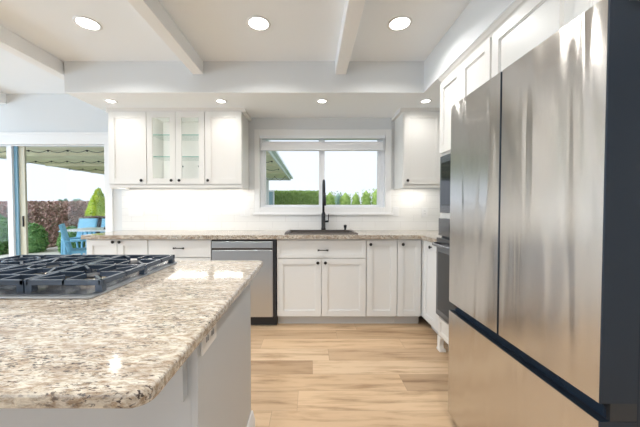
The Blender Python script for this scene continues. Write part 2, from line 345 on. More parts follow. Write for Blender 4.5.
def base_cabinet(name, label, x, y, w, fronts, rz=0, grp=None, body=CAB_SHADED, d=.59):
    t = thing(name, label, 'cabinet', (x, y, 0), rz, grp)
    carcass(t, w, d, .105, .872, body)
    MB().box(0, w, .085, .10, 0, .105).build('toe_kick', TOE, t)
    for fr in fronts:
        k, x0, x1, z0, z1, kx, kz = fr
        if k == 'slab':
            q = MB().box(x0, x1, 0, .02, z0, z1).build('drawer', body, t, .002); pull(q, kx, kz)
        elif k == 'drawer':
            q = shaker_mb(x0, x1, z0, z1, .03).build('drawer', body, t, .0012); pull(q, kx, kz)
        else:
            q = shaker_mb(x0, x1, z0, z1).build('door', body, t, .0012); knob(q, kx, kz)
    return t
FY = 2.85
base_cabinet('base_cabinet', 'white base cabinet at the far left counter end with a pair of knobbed doors', -2.216, FY, .608,
    [('door', .003, .302, .11, .866, .272, .845), ('door', .306, .604, .11, .866, .336, .845)])
base_cabinet('drawer_cabinet', 'white drawer cabinet with dark bar pull between dishwasher and left counter end', -1.606, FY, .622,
    [('slab', .003, .619, .692, .866, .311, .785), ('drawer', .003, .619, .405, .686, .311, .56), ('drawer', .003, .619, .11, .399, .311, .27)])
base_cabinet('sink_cabinet', 'white double-door sink base cabinet under the window with one wide drawer', -.338, FY, .884,
    [('drawer', .004, .880, .686, .864, .455, .765), ('door', .004, .440, .105, .680, .405, .640), ('door', .444, .880, .105, .680, .479, .640)])
base_cabinet('narrow_cabinet', 'narrow white one-door base cabinet directly right of the sink cabinet', .548, FY, .302,
    [('door', .003, .299, .105, .864, .038, .822)])
base_cabinet('corner_cabinet', 'narrow white one-door base cabinet in the right corner of the back run', .853, FY, .244,
    [('door', .003, .233, .105, .864, .05, .822)])
tag(MB().box(1.0995, 1.119, FY-.018, FY+.10, .105, .872).build('corner_filler', CAB_SHADED), 'white vertical filler strip in the inside corner of the base cabinets', 'filler strip')
base_cabinet('base_cabinet', 'short white base cabinet on right run between corner and oven cabinet', 1.10, 2.829, .418,
    [('door', .008, .300, .105, .864, .19, .822), ('door', .304, .414, .105, .864, .359, .80)], -PI/2)
# worktop
ct = MB()
z0, z1 = .874, .914; cy = 2.815; sx0, sx1, sy0, sy1 = -.24, .45, 2.965, 3.35
ct.box(-2.24, sx0, cy, YB-.010, z0, z1).box(sx0, sx1, cy, sy0, z0, z1).box(sx0, sx1, sy1, YB-.010, z0, z1).box(sx1, 1.07, cy, YB-.010, z0, z1)
ct.box(1.07, XR, 2.408, YB-.010, z0, z1)
bmesh.ops.remove_doubles(ct.bm, verts=ct.bm.verts, dist=1e-5)
tag(ct.build('countertop', GR), 'L-shaped speckled granite worktop along back wall under the window', 'countertop')
# sink
sk = thing('kitchen_sink', 'dark brown composite drop-in sink set in the granite below the window', 'sink', (0, 0, .914))
r = MB(); e = .03
r.box(sx0-e, sx1+e, sy0-e, sy0+.004, 0, .010).box(sx0-e, sx1+e, sy1-.004, sy1+e, 0, .010).box(sx0-e, sx0+.004, sy0+.004, sy1-.004, 0, .010).box(sx1-.004, sx1+e, sy0+.004, sy1-.004, 0, .010)
r.build('rim', SNK, sk, .004)
r = MB(); d = -.19
r.box(sx0+.004, sx0+.012, sy0+.004, sy1-.004, d, 0).box(sx1-.012, sx1-.004, sy0+.004, sy1-.004, d, 0).box(sx0+.012, sx1-.012, sy0+.004, sy0+.012, d, 0).box(sx0+.012, sx1-.012, sy1-.012, sy1-.004, d, 0).box(sx0+.004, sx1-.004, sy0+.004, sy1-.004, d-.008, d)
r.build('basin', SNK, sk); MB().lathe([(.045, d+.001), (.045, d+.004), (.03, d+.003)], (.105, 3.16, 0)).build('drain', STM, sk)
# faucet
fa = thing('faucet', 'tall matte black gooseneck faucet in front of the kitchen window', 'faucet', (.145, 3.385, .914))
MB().lathe([(.13, 0), (.13, .004), (.12, .007)], n=40).build('base_plate', BRZ, fa)
for v in fa.children[0].data.vertices: v.co.y *= .24
MB().lathe([(.027, .004), (.027, .03), (.023, .035), (.023, .19), (.019, .2), (.0165, .22)]).build('body', BLK, fa)
n = 16; arc = [(0, -.095+.095*math.cos(PI*k/n), .48+.095*math.sin(PI*k/n)) for k in range(n+1)]
MB().tube([(0, 0, .21), (0, 0, .48)]+arc[1:]+[(0, -.19, .41)], .0135, 14).build('spout', BLK, fa)
MB().tube([(0, -.19, .43), (0, -.19, .35), (0, -.19, .29)], [.017, .020, .022], 14).build('spray_head', BLK, fa)
MB().tube([(.02, 0, .105), (.062, 0, .108)], .012, 12).tube([(.058, 0, .105), (.060, -.006, .19)], .0055, 8).build('lever', BLK, fa)
sdp = thing('soap_dispenser', 'small black soap dispenser on the sink ledge right of faucet', 'soap dispenser', (.40, 3.385, .914))
MB().lathe([(.02, 0), (.02, .006), (.012, .01), (.012, .035)]).build('base', BLK, sdp)
MB().lathe([(.017, .035), (.018, .06), (.012, .066)]).tube([(0, 0, .056), (0, -.05, .052)], .006, 8).build('pump_head', BLK, sdp)

# dishwasher
dw = thing('dishwasher', 'stainless steel dishwasher with black trim under the back counter', 'dishwasher', (-.981, FY, 0))
MB().box(.004, .636, .03, .58, .10, .868).build('body', DARK, dw)
MB().box(.002, .009, -.004, .03, .10, .868).box(.607, .636, -.016, .03, .10, .868).box(.009, .607, -.004, .03, .855, .868).build('trim_frame', DARK, dw, .002)
MB().box(.010, .606, -.022, .012, .785, .852).build('control_panel', STD, dw, .004)
q = MB().box(.010, .606, -.022, .012, .105, .768).box(.010, .606, .004, .012, .768, .785).build('door', STD, dw, .004)
MB().box(.014, .602, -.010, .0039, .769, .784).build('pocket_handle', DARK, q)
MB().box(.004, .636, .045, .06, 0, .10).build('toe_kick', DARK, dw)

# ------------------------------------------------------------------ upper cabinets
def upper(name, label, x, y, w, z0, z1, doors, d=.328, glassy=False, rz=0, grp=None):
    t = thing(name, label, 'cabinet', (x, y, z0), rz, grp); h = z1-z0
    b = MB(); yy = .021
    b.box(0, .018, yy, d, 0, h).box(w-.018, w, yy, d, 0, h).box(.018, w-.018, yy, d, 0, .018).box(.018, w-.018, yy, d, h-.018, h).box(.018, w-.018, d-.008, d, .018, h-.018)
    b.build('body', CAB, t)
    for (x0, x1, kx, gl) in doors:
        q = shaker_mb(x0, x1, .004, h-.004, .06, hole=gl).build('door', CAB, t, .0012)
        if kx is not None: knob(q, kx, .042)
        if gl: MB().box(x0+.06, x1-.06, .009, .013, .064, h-.064).build('glass_pane', GL, q)
    return t
UY = 3.11; U0, U1 = 1.430, 2.205
upper('wall_cabinet', 'white single-door wall cabinet nearest the patio door', -2.163, UY, .406, U0, U1, [(.003, .403, .355, False)])
gc = upper('display_cabinet', 'white wall cabinet with two glass doors and glass shelves inside', -1.756, UY, .620, U0, U1, [(.003, .308, .268, True), (.312, .617, .352, True)])
for z in (.300, .535):
    s_ = MB().box(.02, .60, .045, .315, z, z+.006).build('glass_shelf', GS, gc); MB().box(.02, .60, .042, .045, z-.001, z+.007).build('shelf_edge', GE, s_)
for x in (.205, .475):
    MB().box(x-.05, x+.05, .312, .3195, .225, .245).lathe([(.011, 0), (.011, -.02)], (x-.02, .312, .232), 'Y', 12).lathe([(.011, 0), (.011, -.02)], (x+.03, .312, .232), 'Y', 12).build('silver_piece', STM, gc)  # small silver pieces on the cabinet back
upper('wall_cabinet', 'white single-door wall cabinet immediately left of the kitchen window', -1.134, UY, .398, U0, U1, [(.003, .392, .035, False)])
upper('wall_cabinet', 'white single-door wall cabinet right of the kitchen window', .985, UY, .418, U0, U1, [(.006, .412, .045, False)])
# crown and light rail of the upper runs
def crown(x0, x1, y):
    P = [(0, 0), (-.008, 0), (-.012, .012), (-.020, .016), (-.028, .030), (-.034, .034), (-.034, .040), (0, .040)]
    b = MB(); ends = []
    b.prism([(p, q) for p, q in P], x0, x1, f=lambda a_, b_, c_: (c_, y+a_, U1-.002+b_)); return b
k = crown(-2.175, -.70, UY+.02).box(-.736, -.702, UY+.02, YB, U1-.002, U1+.038).box(-2.197, -2.163, UY+.02, YB, U1-.002, U1+.038); struct('trim_8', k, CAB)
k = crown(.95, 1.44, UY+.02).box(.951, .985, UY+.02, YB, U1-.002, U1+.038); struct('trim_9', k, CAB)
struct('trim_10', MB().box(-2.163, -.736, UY+.012, UY+.03, 1.393, 1.430).box(-.754, -.736, UY+.03, YB-.01, 1.393, 1.43).box(-2.163, -2.145, UY+.03, YB-.01, 1.393, 1.43), CAB, .002)
struct('trim_11', MB().box(.985, 1.70, UY+.012, UY+.03, 1.393, 1.430).box(.985, 1.003, UY+.03, YB-.01, 1.393, 1.43), CAB, .002)
# under-cabinet light bars
def area(name, parent, loc, sx, sy, p, col=(1, .93, .84), rot=(0,0,0), spread=180):
    l = bpy.data.lights.new(name, 'AREA'); l.energy = p; l.color = col; l.spread = math.radians(spread)
    if sy is None: l.shape = 'DISK'; l.size = sx
    else: l.shape = 'RECTANGLE'; l.size = sx; l.size_y = sy
    o = bpy.data.objects.new(name, l); COL.objects.link(o); o.parent = parent; o.location = loc; o.rotation_euler = rot; return o
for x in (.034, .586): area('cabinet_fill', gc, (x, .036, .388), .02, .68, .62, (1, .98, .95), (math.radians(90), 0, 0))  # hidden fill strips added behind the outer stiles to brighten the interior
for (xa, xb, lb) in [(-2.13, -1.78, 'slim light bar under the wall cabinet nearest patio door'), (-1.73, -1.16, 'slim light bar under the glass-door wall cabinet'), (-1.11, -.77, 'slim light bar under the wall cabinet left of window'), (1.02, 1.38, 'slim light bar under the wall cabinet right of window')]:
    t = thing('under_cabinet_light', lb, 'light', ((xa+xb)/2, 3.30, 1.43)); w2 = (xb-xa)/2
    MB().box(-w2, w2, -.02, .02, -.012, 0).build('housing', PLATE, t); area('lamp', t, (0, 0, -.0135), w2*1.9, .03, UC_W*(xb-xa)/.4, (1, .96, .90))

# ------------------------------------------------------------------ tall oven cabinet, cabinet above fridge (right run, facing -X)
TX = 1.075; OY0 = 2.405; OW = .683
t = thing('oven_cabinet', 'tall white cabinet housing microwave and wall oven between counter and refrigerator', 'cabinet', (TX, OY0, 0), -PI/2)
D = .655
b = MB().box(0, .018, .021, D, .12, U1).box(OW-.018, OW, .021, D, .12, U1).box(.018, OW-.018, D-.01, D, .12, U1).box(.018, OW-.018, .021, D-.01, .12, .138).box(.018, OW-.018, .021, D-.01, U1-.018, U1)
for z in (.295, 1.115, 1.615): b.box(.018, OW-.018, .021, D-.01, z-.009, z+.009)
b.build('body', CAB, t)
f = MB().box(0, .022, 0, .021, .12, U1).box(OW-.022, OW, 0, .021, .12, U1)
for z0_, z1_ in ((.12, .135), (.283, .305), (1.098, 1.142), (1.60, 1.63), (2.185, U1)): f.box(.022, OW-.022, 0, .021, z0_, z1_)
f.build('face_frame', CAB, t, .001)
def sd_at(par, x0, x1, z0, z1, name='door', y=-.001, fw=.055, kx=None, kz=None, m=CAB):
    q = shaker_mb(x0, x1, z0, z1, fw).build(name, m, par, .0012, loc=(0, y-.019, 0))
    if kx is not None: knob(q, kx, kz)
    return q
sd_at(t, .010, .339, 1.625, 2.190, kx=.31, kz=1.66); sd_at(t, .343, OW-.010, 1.625, 2.190, kx=.373, kz=1.66)
q = sd_at(t, .022, OW-.022, .135, .283, 'drawer', fw=.03); pull(q, OW/2, .21)
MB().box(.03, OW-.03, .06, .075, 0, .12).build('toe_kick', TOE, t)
for x in (0, OW-.07):
    MB().prism([(x, .12), (x, .0), (x+.055, .0), (x+.055, .02), (x+.042, .05), (x+.05, .09), (x+.07, .12)], 0, .035, f=lambda a_, b_, c_: (a_, -.018+c_, b_)).box(x-.004, x+.06, -.022, .03, 0, .02).build('foot', CAB, t, .002)
ov = thing('wall_oven', 'built-in black and steel wall oven under the microwave', 'oven', (TX, OY0, .306), -PI/2)
MB().box(.03, OW-.03, .0, .55, .0, .79).build('body', DARK, ov)
MB().box(.012, OW-.012, -.022, -.001, .650, .79).build('control_panel', STK, ov, .003)
MB().box(.20, .42, -.025, -.022, .69, .75).build('display', OVG, ov)
q = MB().box(.012, OW-.012, -.038, -.001, 0, .635).build('oven_door', STK, ov, .004)
MB().box(.05, OW-.05, -.041, -.038, .05, .52).build('door_glass', OVG, q)
MB().tube([(.03, -.038, .585), (.035, -.075, .585), (.08, -.092, .585), (OW/2, -.098, .585), (OW-.08, -.092, .585), (OW-.035, -.075, .585), (OW-.03, -.038, .585)], .011, 12).build('handle', STK, q)
mw = thing('microwave', 'built-in microwave with glass door above the wall oven', 'microwave', (TX, OY0, 1.143), -PI/2)
MB().box(.03, OW-.03, .0, .45, 0, .455).build('body', DARK, mw)
MB().box(.023, OW-.023, -.018, -.001, 0, .06).box(.023, OW-.023, -.018, -.001, .40, .455).box(.023, .06, -.018, -.001, .06, .40).box(OW-.06, OW-.023, -.018, -.001, .06, .40).build('trim_frame', STK, mw, .002)
MB().box(.06, OW-.20, -.028, -.001, .06, .40).build('door', OVG, mw, .003); MB().box(OW-.20, OW-.06, -.024, -.001, .06, .40).build('control_panel', DARK, mw, .002)
MB().tube([(OW-.215, -.028, .10), (OW-.215, -.06, .10), (OW-.215, -.06, .36), (OW-.215, -.028, .36)], .009, 10).build('handle', STM, mw)

t = thing('refrigerator_cabinet', 'white two-door cabinet directly above the refrigerator', 'cabinet', (TX, OY0-OW-.002, 1.78), -PI/2)
w_ = 1.04; h = U1-1.78
b = MB().box(0, .018, .021, D, 0, h).box(w_-.018, w_, .021, D, 0, h).box(.018, w_-.018, D-.01, D, 0, h).box(.018, w_-.018, .021, D-.01, 0, .018).box(.018, w_-.018, .021, D-.01, h-.018, h)
b.build('body', CAB, t)
MB().box(0, .012, 0, .021, 0, h).box(.46, .548, 0, .021, 0, h).box(w_-.03, w_, 0, .021, 0, h).box(.012, .46, 0, .021, 0, .012).box(.548, w_-.03, 0, .021, 0, .012).box(.012, .46, 0, .021, h-.018, h).box(.548, w_-.03, 0, .021, h-.018, h).build('face_frame', CAB, t, .001)
sd_at(t, .006, .470, .006, h-.014, fw=.06, kx=.43, kz=.04); sd_at(t, .540, w_-.01, .006, h-.014, fw=.06, kx=.58, kz=.04)
tag(MB().box(TX+.02, XR-.01, .660, .678, 0, U1).build('side_panel', CAB, bevel=.002), 'tall white end panel on the near side of the refrigerator', 'panel')
# crown on right run
P = [(0, 0), (.0, .040), (-.032, .040), (-.032, .034), (-.026, .028), (-.016, .014), (-.008, .010), (-.004, 0)]
struct('trim_12', MB().prism([(p, q) for p, q in P], .66, OY0, f=lambda a_, b_, c_: (TX-.001+a_-.0, c_, U1-.002+b_)), CAB)

# ------------------------------------------------------------------ refrigerator
FX = .765; FY0, FY1, FT = 1.600, .757, 1.735
fr = thing('refrigerator', 'large stainless french-door refrigerator with dark side and bottom freezer', 'refrigerator', (FX, FY0, 0), -PI/2)
Wd = FY0-FY1
MB().box(.002, Wd-.002, .102, .80, .04, FT-.015).build('body', SIDE, fr, .004)
def fdoor(name, x0, x1, z0, z1):
    b = MB(); n = 14; pts = []
    # gently crowned front with rounded sides
    prof = [(x0, .100)]+[(x0, .003)]+[(x0+.003+(x1-x0-.006)*k/n, .003*(2*k/n-1)**4*.3) for k in range(n+1)]+[(x1, .003)]+[(x1, .100)]
    b.prism(prof, z0, z1)
    o = b.build(name, None, fr)
    o.data.materials.append(STF); o.data.materials.append(SIDE)
    for p in o.data.polygons: p.material_index = 0 if p.normal.y < -.9 else 1
    return o
dz = .668
d1 = fdoor('left_door', 0, Wd/2-.003, dz, FT); d2 = fdoor('right_door', Wd/2+.003, Wd, dz, FT); d3 = fdoor('freezer_drawer', 0, Wd, .045, .618)
MB().box(.001, Wd-.001, .030, .101, .619, .667).build('handle_recess', DARK, fr)
MB().prism([(.03, 0), (.05, .0), (.018, .042)], .012, Wd-.012, f=lambda a_, b_, c_: (c_, a_, .620+b_)).build('pocket_handle', mat('glossy_black', (.02, .035, .06), .12), d3)
MB().box(Wd-.075, Wd+.006, .048, .13, FT-.014, FT+.016).build('hinge_cover', mat('hinge_grey', (.25, .27, .28), .4), fr, .004)
MB().box(-.006, .075, .048, .13, FT-.014, FT+.016).build('hinge_cover', bpy.data.materials['hinge_grey'], fr, .004)
for x in (.03, Wd-.07): MB().box(x, x+.04, .03, .10, 0, .044).build('foot', DARK, fr, .004)

# ================================================================== ISLAND
it = thing('kitchen_island', 'pale grey kitchen island base carrying the cooktop', 'kitchen island', (0, 0, 0))
IX0, IX1, IY0, IY1 = -1.90, -.297, .750, 1.415
MB().box(IX0, IX1-.018, IY0+.018, IY1, 0, .886).build('body', ISL, it)
MB().box(IX0, IX1-.018, IY0, IY0+.018, 0, .886).build('back_panel', ISL, it, .001)
MB().box(IX1-.018, IX1, IY0, IY1, 0, .886).build('side_panel', ISL, it, .001)
for x in (-.392, -1.1, -1.8):
    MB().box(x, x+.068, IY0-.026, IY0, .692, .886).build('bracket', ISL, it, .002)
P = [(0, 0), (.018, 0), (.018, .13), (.012, .15), (.006, .172), (0, .175)]
MB().prism(P, IY0, IY1+.012, f=lambda a_, b_, c_: (IX1+a_, c_, b_)).build('baseboard', MT, it)
MB().box(IX0, IX1-.001, IY1, IY1+.014, 0, .17).build('baseboard', MT, it, .003)
# island top
def rr(x0, x1, y0, y1, r, n=7):
    o = []
    for cx, cy_, a0 in ((x1-r, y0+r, -90), (x1-r, y1-r, 0), (x0+r, y1-r, 90), (x0+r, y0+r, 180)):
        for k in range(n+1):
            a = math.radians(a0+90*k/n); o.append((cx+r*math.cos(a), cy_+r*math.sin(a)))
    return o
tag(MB().prism(rr(-1.98, -.243, .424, 1.495, .032), .887, .914).build('island_countertop', GR, bevel=.007, seg=3), 'polished cream and brown granite slab on the island', 'countertop')
# island outlet
ol = thing('outlet', 'white outlet plate on the island side panel below the granite', 'outlet', (IX1, .828, .825), PI/2)
MB().box(-.058, .058, -.006, 0, -.037, .037).build('cover_plate', PLATE, ol, .002)
for x in (-.03, .012): MB().box(x, x+.004, -.0075, -.006, -.012, .002).box(x+.011, x+.015, -.0075, -.006, -.012, .004).box(x+.004, x+.010, -.0075, -.006, .008, .013).build('socket', SLOT, ol)

# ------------------------------------------------------------------ cooktop
CX0, CX1, CY0, CY1 = -1.415, -.655, .858, 1.425
ck = thing('gas_cooktop', 'stainless gas cooktop set into the island granite', 'cooktop', (0, 0, .9142))
q = MB().prism(rr(CX0, CX1, CY0, CY1, .012, 4), 0, .008).build('tray', STC, ck, .003)
MB().prism(rr(CX0+.02, CX1-.02, CY0+.02, CY1-.02, .02, 4), .008, .0095).build('spill_pan', STK, ck)
GW = .243; gx = [-.657-GW, -.657-2*GW-.004, -.657-3*GW-.008]; GY0, GY1 = .905, 1.392
burn = [(gx[0]+GW/2, GY0+.125, .036), (gx[0]+GW/2, GY1-.125, .046), (gx[1]+GW/2, (GY0+GY1)/2, .062), (gx[2]+GW/2, GY0+.125, .046), (gx[2]+GW/2, GY1-.125, .036)]
ALU = mat('burner_alloy', (.62, .56, .48), .35, .7)
for bx_, by_, r in burn:
    o = MB().lathe([(r+.012, .009), (r+.012, .014), (r, .016), (r, .026), (r-.01, .028)], (bx_, by_, 0), n=28).build('burner', ALU, ck)
    MB().lathe([(r-.002, .028), (r-.002, .033), (r-.008, .036), (0, .036)], (bx_, by_, 0), n=28).build('burner_cap', DARK, o)
def grate_mesh(kind):
    b = MB(); zt = .046; bw, bh = .0125, .017; zc = zt-bh/2; L = GY1-GY0
    def B(x0, y0_, x1, y1_, w=bw): b.bar((x0, y0_, zc), (x1, y1_, zc), w, bh)
    h = bw/2
    B(0, h, GW, h); B(0, L-h, GW, L-h); B(h, 0, h, L); B(GW-h, 0, GW-h, L)
    for x in (0, GW-.022):
        for y in (0, L-.022, L/2-.011): b.box(x, x+.022, y, y+.022, .0085, zt-bh+.002)
    cells = [(0, L/2), (L/2, L)] if kind != 'mid' else [(L*.16, L*.84)]
    if kind != 'mid': B(0, L/2, GW, L/2)
    for y0_, y1_ in cells:
        cx, cy_ = GW/2, (y0_+y1_)/2; g = .030
        if kind == 'mid': B(0, y0_, GW, y0_); B(0, y1_, GW, y1_); B(GW*.33, 0, GW*.33, y0_, .009); B(GW*.66, 0, GW*.66, y0_, .009); B(GW*.33, y1_, GW*.33, L, .009); B(GW*.66, y1_, GW*.66, L, .009)
        B(cx, y0_, cx, cy_-g, .010); B(cx, y1_, cx, cy_+g, .010); B(0, cy_, cx-g, cy_, .010); B(GW, cy_, cx+g, cy_, .010)
        for sx_ in (-1, 1):
            for sy_ in (-1, 1):
                hx, hy = GW/2, (y1_-y0_)/2
                B(cx+sx_*hx, cy_+sy_*hy, cx+sx_*.052, cy_+sy_*.052, .009)
        if kind in ('mid', 'ring'):
            rad = .072 if kind == 'mid' else .058; pts = [(cx+rad*math.cos(2*PI*k/20), cy_+rad*math.sin(2*PI*k/20)) for k in range(21)]
            for p, p2 in zip(pts, pts[1:]): B(*p, *p2, .009)
    return b
for i, kd in enumerate(('plain', 'mid', 'ring')):
    g = grate_mesh(kd).build('grate', IRON, ck, .0015, loc=(gx[i], GY0, .0))
# ================================================================== OUTLETS ON BACKSPLASH
def plate(x, z, w, label, kind):
    t = thing('outlet' if kind == 'o' else 'light_switch', label, 'outlet' if kind == 'o' else 'light switch', (x, YB-.0102, z))
    MB().box(-w/2, w/2, -.006, 0, -.058, .058).build('cover_plate', PLATE, t, .002)
    n = max(1, round(w/.07)-(0 if w < .1 else 0)); n = 1 if w < .1 else (2 if w < .14 else 3)
    for k in range(n):
        cx = (k-(n-1)/2)*.046
        o = MB().box(cx-.017, cx+.017, -.0085, -.006, -.034, .034).build('rocker' if kind != 'o' else 'receptacle', PLATE, t, .001)
        if kind == 'o':
            for zz in (-.017, .017): MB().box(cx-.007, cx-.004, -.0090, -.0085, zz-.005, zz+.005).box(cx+.004, cx+.007, -.0090, -.0085, zz-.005, zz+.005).build('slot', SLOT, o)
plate(-2.088, 1.135, .162, 'wide three-gang white switch plate on tile nearest the patio door', 's')
plate(-1.735, 1.135, .072, 'single white outlet on the tile under the glass-door cabinet', 'o')
plate(-.785, 1.135, .118, 'double white switch plate on tile just left of kitchen window', 's')
plate(1.005, 1.135, .072, 'single white switch plate just right of the kitchen window', 's')
plate(1.35, 1.125, .072, 'single white outlet on tile in the right corner', 'o')

# ================================================================== WINDOW SHADE
sh = thing('window_shade', 'white roller shade rolled up at top of the kitchen window', 'window shade', (.135, YB+.012, 2.03))
MB().box(-.735, .735, -.045, .010, -.036, -.001).build('headrail', VIN, sh, .003)
b = MB()
for k in range(6): b.box(-.715, .715, -.038+(.004 if k % 2 else 0), .004-(.004 if k % 2 else 0), -.160+k*.0135, -.160+(k+1)*.0135)
b.build('fabric_stack', SHD, sh)
MB().box(-.72, .72, -.042, .008, -.079, -.070).box(-.72, .72, -.042, .008, -.175, -.160).build('rail', VIN, sh, .003)
for x in (-.73, .717): MB().box(x, x+.013, -.046, .010, -.176, -.036).build('bracket', VIN, sh, .002)

# ================================================================== DOWNLIGHTS
def can(x, y, z, r, p, label, grp, col=(1, .975, .95)):
    t = thing('recessed_light', label, 'ceiling light', (x, y, z), 0, grp)
    MB().lathe([(r, 0), (r+.002, -.004), (r-.010, -.008), (r-.016, -.004), (r-.016, 0)], n=36).build('trim_ring', MT, t)
    MB().lathe([(r-.017, -.001), (r-.017, -.004)], n=36).build('lens', LENS, t)
    area('lamp', t, (0, 0, -.0095), (r-.02)*2, None, p, col, spread=145 if r > .07 else 150)
for x, l in ((-1.624, 'round lit downlight in upper ceiling left of both middle beams'), (-.381, 'round lit downlight in upper ceiling between the two middle beams'), (.645, 'round lit downlight in upper ceiling right of the rightmost beam')):
    can(x, 2.14, ZC, .085, CAN_W, l, 'ceiling downlights')
for x, l in ((-1.984, 'small lit soffit downlight over the leftmost wall cabinet'), (-.891, 'small lit soffit downlight over the cabinet left of window'), (.11, 'small lit soffit downlight centred over the kitchen window'), (1.137, 'small lit soffit downlight over the cabinet right of window')):
    can(x, 2.90, SZ-.004, .055, SOF_W, l, 'soffit downlights')
for i, (x, y) in enumerate([(-1.624, .55), (-.381, .55), (.645, .55), (-1.624, -1.2), (-.381, -1.2), (.645, -1.2), (-4.3, 1.6), (-4.3, -.6)]):
    can(x, y, ZC, .085, CAN_W*(1.35 if i < 3 else (.4 if i < 6 else 1.2)), 'added round ceiling downlight, unseen, behind or beside the camera', 'added ceiling downlights out of view')  # unseen downlights added to light the room

# ================================================================== OUTSIDE
CON = mat('patio_concrete', (.72, .72, .70), .8, var=.15); LAWN = mat('lawn', (.16, .26, .08), .9, var=.3, vscale=3)
struct('ground_lawn', MB().box(-60, 60, YB+.2, 120, -.30, -.13), LAWN)
struct('floor_patio', MB().box(-8.0, -.6, YB+.12, 11.8, -.2, -.06), CON)
WD = mat('patio_ceiling_boards', (.92, .80, .62), .7, var=.25, vscale=3); WHT = mat('white_fascia', (.80, .83, .86), .5)
pc = thing('patio_cover', 'white framed patio roof with beige board underside outside the windows', 'patio cover', (0, 0, 0))
RX0, RX1, RY0, RY1, RZ = -7.55, -.88, YB+.14, 12.3, 2.40
b = MB(); n = 30
for k in range(n):
    y = RY0+(RY1-RY0)*k/n; b.box(RX0, RX1, y, y+(RY1-RY0)/n-.012, RZ, RZ+.02)
b.box(RX0, RX1, RY0, RY1, RZ+.02, RZ+.03); b.build('ceiling_boards', WD, pc)
MB().box(RX0-.05, RX1+.05, RY0, RY1+.05, RZ+.031, RZ+.06).build('roof_deck', mat('roof_grey', (.35, .36, .37), .8), pc)
MB().box(RX1, RX1+.03, RY0, RY1+.03, RZ-.09, RZ+.03).box(RX0, RX1, RY1, RY1+.03, RZ-.09, RZ+.03).box(RX0-.03, RX0, RY0, RY1+.03, RZ-.03, RZ+.03).build('fascia', WHT, pc)
MB().box(RX1+.03, RX1+.12, RY0, RY1+.10, RZ-.02, RZ+.05).build('gutter', mat('gutter_paint', (.80, .84, .88), .5), pc, .01)
for x, y in ((RX1-.95, RY1-.2), (RX0+.2, RY1-.2)): MB().box(x-.07, x+.07, y-.07, y+.07, -.06, RZ).build('post', WHT, pc, .004)
for y in (4.9, 6.6, 8.3, 10.0): MB().box(RX0, RX1, y-.03, y+.03, RZ-.05, RZ).build('rafter', WD, pc)
# privacy screen by the patio corner
ps = thing('privacy_screen', 'white framed screen with pale blue panes at the far patio corner', 'privacy screen', (-2.5, 12.5, -.13))
MB().box(0, .06, 0, .05, 0, 2.03).box(.42, .47, 0, .05, 0, 2.03).box(.86, .92, 0, .05, 0, 2.03).box(.06, .86, 0, .05, 1.97, 2.03).box(.06, .86, 0, .05, 0, .1).build('frame', WHT, ps)
for x0, x1 in ((.06, .42), (.47, .86)): MB().box(x0, x1, .02, .03, .1, 1.97).build('pane', mat('pale_blue_panel', (.35, .52, .62), .3), ps)
# string lights
bulb_mesh = None
for ri, (y, lab) in enumerate([(4.4, 'string of bulbs under patio roof closest to the house'), (5.9, 'string of bulbs under patio roof, upper row seen through patio door'), (7.3, 'string of bulbs under patio roof, middle row seen through patio door'), (8.8, 'string of bulbs under patio roof, lower row seen through patio door'), (11.0, 'scalloped string of bulbs at the far edge of patio roof')]):
    t = thing('string_lights', lab, 'string lights', (0, y, RZ-.06), 0, 'string lights under the patio roof')
    n = 16; x0 = RX0+.25; st = (RX1-.1-x0)/n; pts = []
    for k in range(n):
        for j in range(4): pts.append((x0+st*(k+j/4), 0, -.05*math.sin(PI*j/4)-(.10*math.sin(PI*j/4) if ri == 4 else 0)))
    pts.append((x0+st*n, 0, 0))
    MB().tube(pts, .006, 5).build('cord', BLK, t)
    for k in range(n+1):
        if bulb_mesh is None:
            o = MB().lathe([(.018, 0), (.018, -.03)], m=DARK, n=10).lathe([(.016, -.03), (.028, -.055), (.02, -.08), (.0, -.085)], m=GL, n=10).build('bulb', None, t); bulb_mesh = o
        else: o = bulb_mesh.copy(); COL.objects.link(o); o.parent = t
        o.location = (x0+st*k, 0, 0)
# patio furniture
BLUE = mat('blue_outdoor_fabric', (.22, .55, .80), .7); BLF = mat('blue_frame', (.16, .45, .68), .5)
def patio_chair(loc, rz, label):
    t = thing('patio_chair', label, 'chair', loc, rz, 'blue chairs around the patio table')
    MB().box(-.25, .25, -.25, .24, .40, .45).build('seat', BLUE, t, .015)
    b = MB(); b.prism([(.20, .42), (.25, .42), (.37, .93), (.32, .94)], -.24, .24, f=lambda a_, b_, c_: (c_, a_, b_)); b.build('backrest', BLUE, t, .012)
    for sx_ in (-1, 1):
        MB().bar((sx_*.25, -.23, 0), (sx_*.25, -.20, .62), .035, .035).build('leg', BLF, t, .004); MB().bar((sx_*.25, .30, 0), (sx_*.25, .22, .45), .035, .035).build('leg', BLF, t, .004)
        MB().box(sx_*.27-.03, sx_*.27+.03, -.27, .28, .62, .645).build('armrest', BLUE, t, .008)
    return t
PZ = -.06
patio_chair((-4.30, 5.52, PZ), math.radians(126), 'blue patio chair in profile at the near left end of patio table')
patio_chair((-6.02, 7.5, PZ), 0, 'blue patio chair on the far side of patio table beside the conifer')
patio_chair((-5.40, 7.5, PZ), 0, 'blue patio chair behind patio table closest to door jamb')
tb = thing('patio_table', 'pale patio table outside beyond the sliding door', 'table', (-4.5, 6.45, PZ))
MB().box(-.75, .85, -.42, .42, .735, .765).build('tabletop', mat('table_white', (.72, .80, .86), .4), tb, .006)
for sx_ in (-.68, .78):
    for sy_ in (-.36, .36): MB().box(sx_-.03, sx_+.03, sy_-.03, sy_+.03, 0, .734).build('leg', BLF, tb, .003)
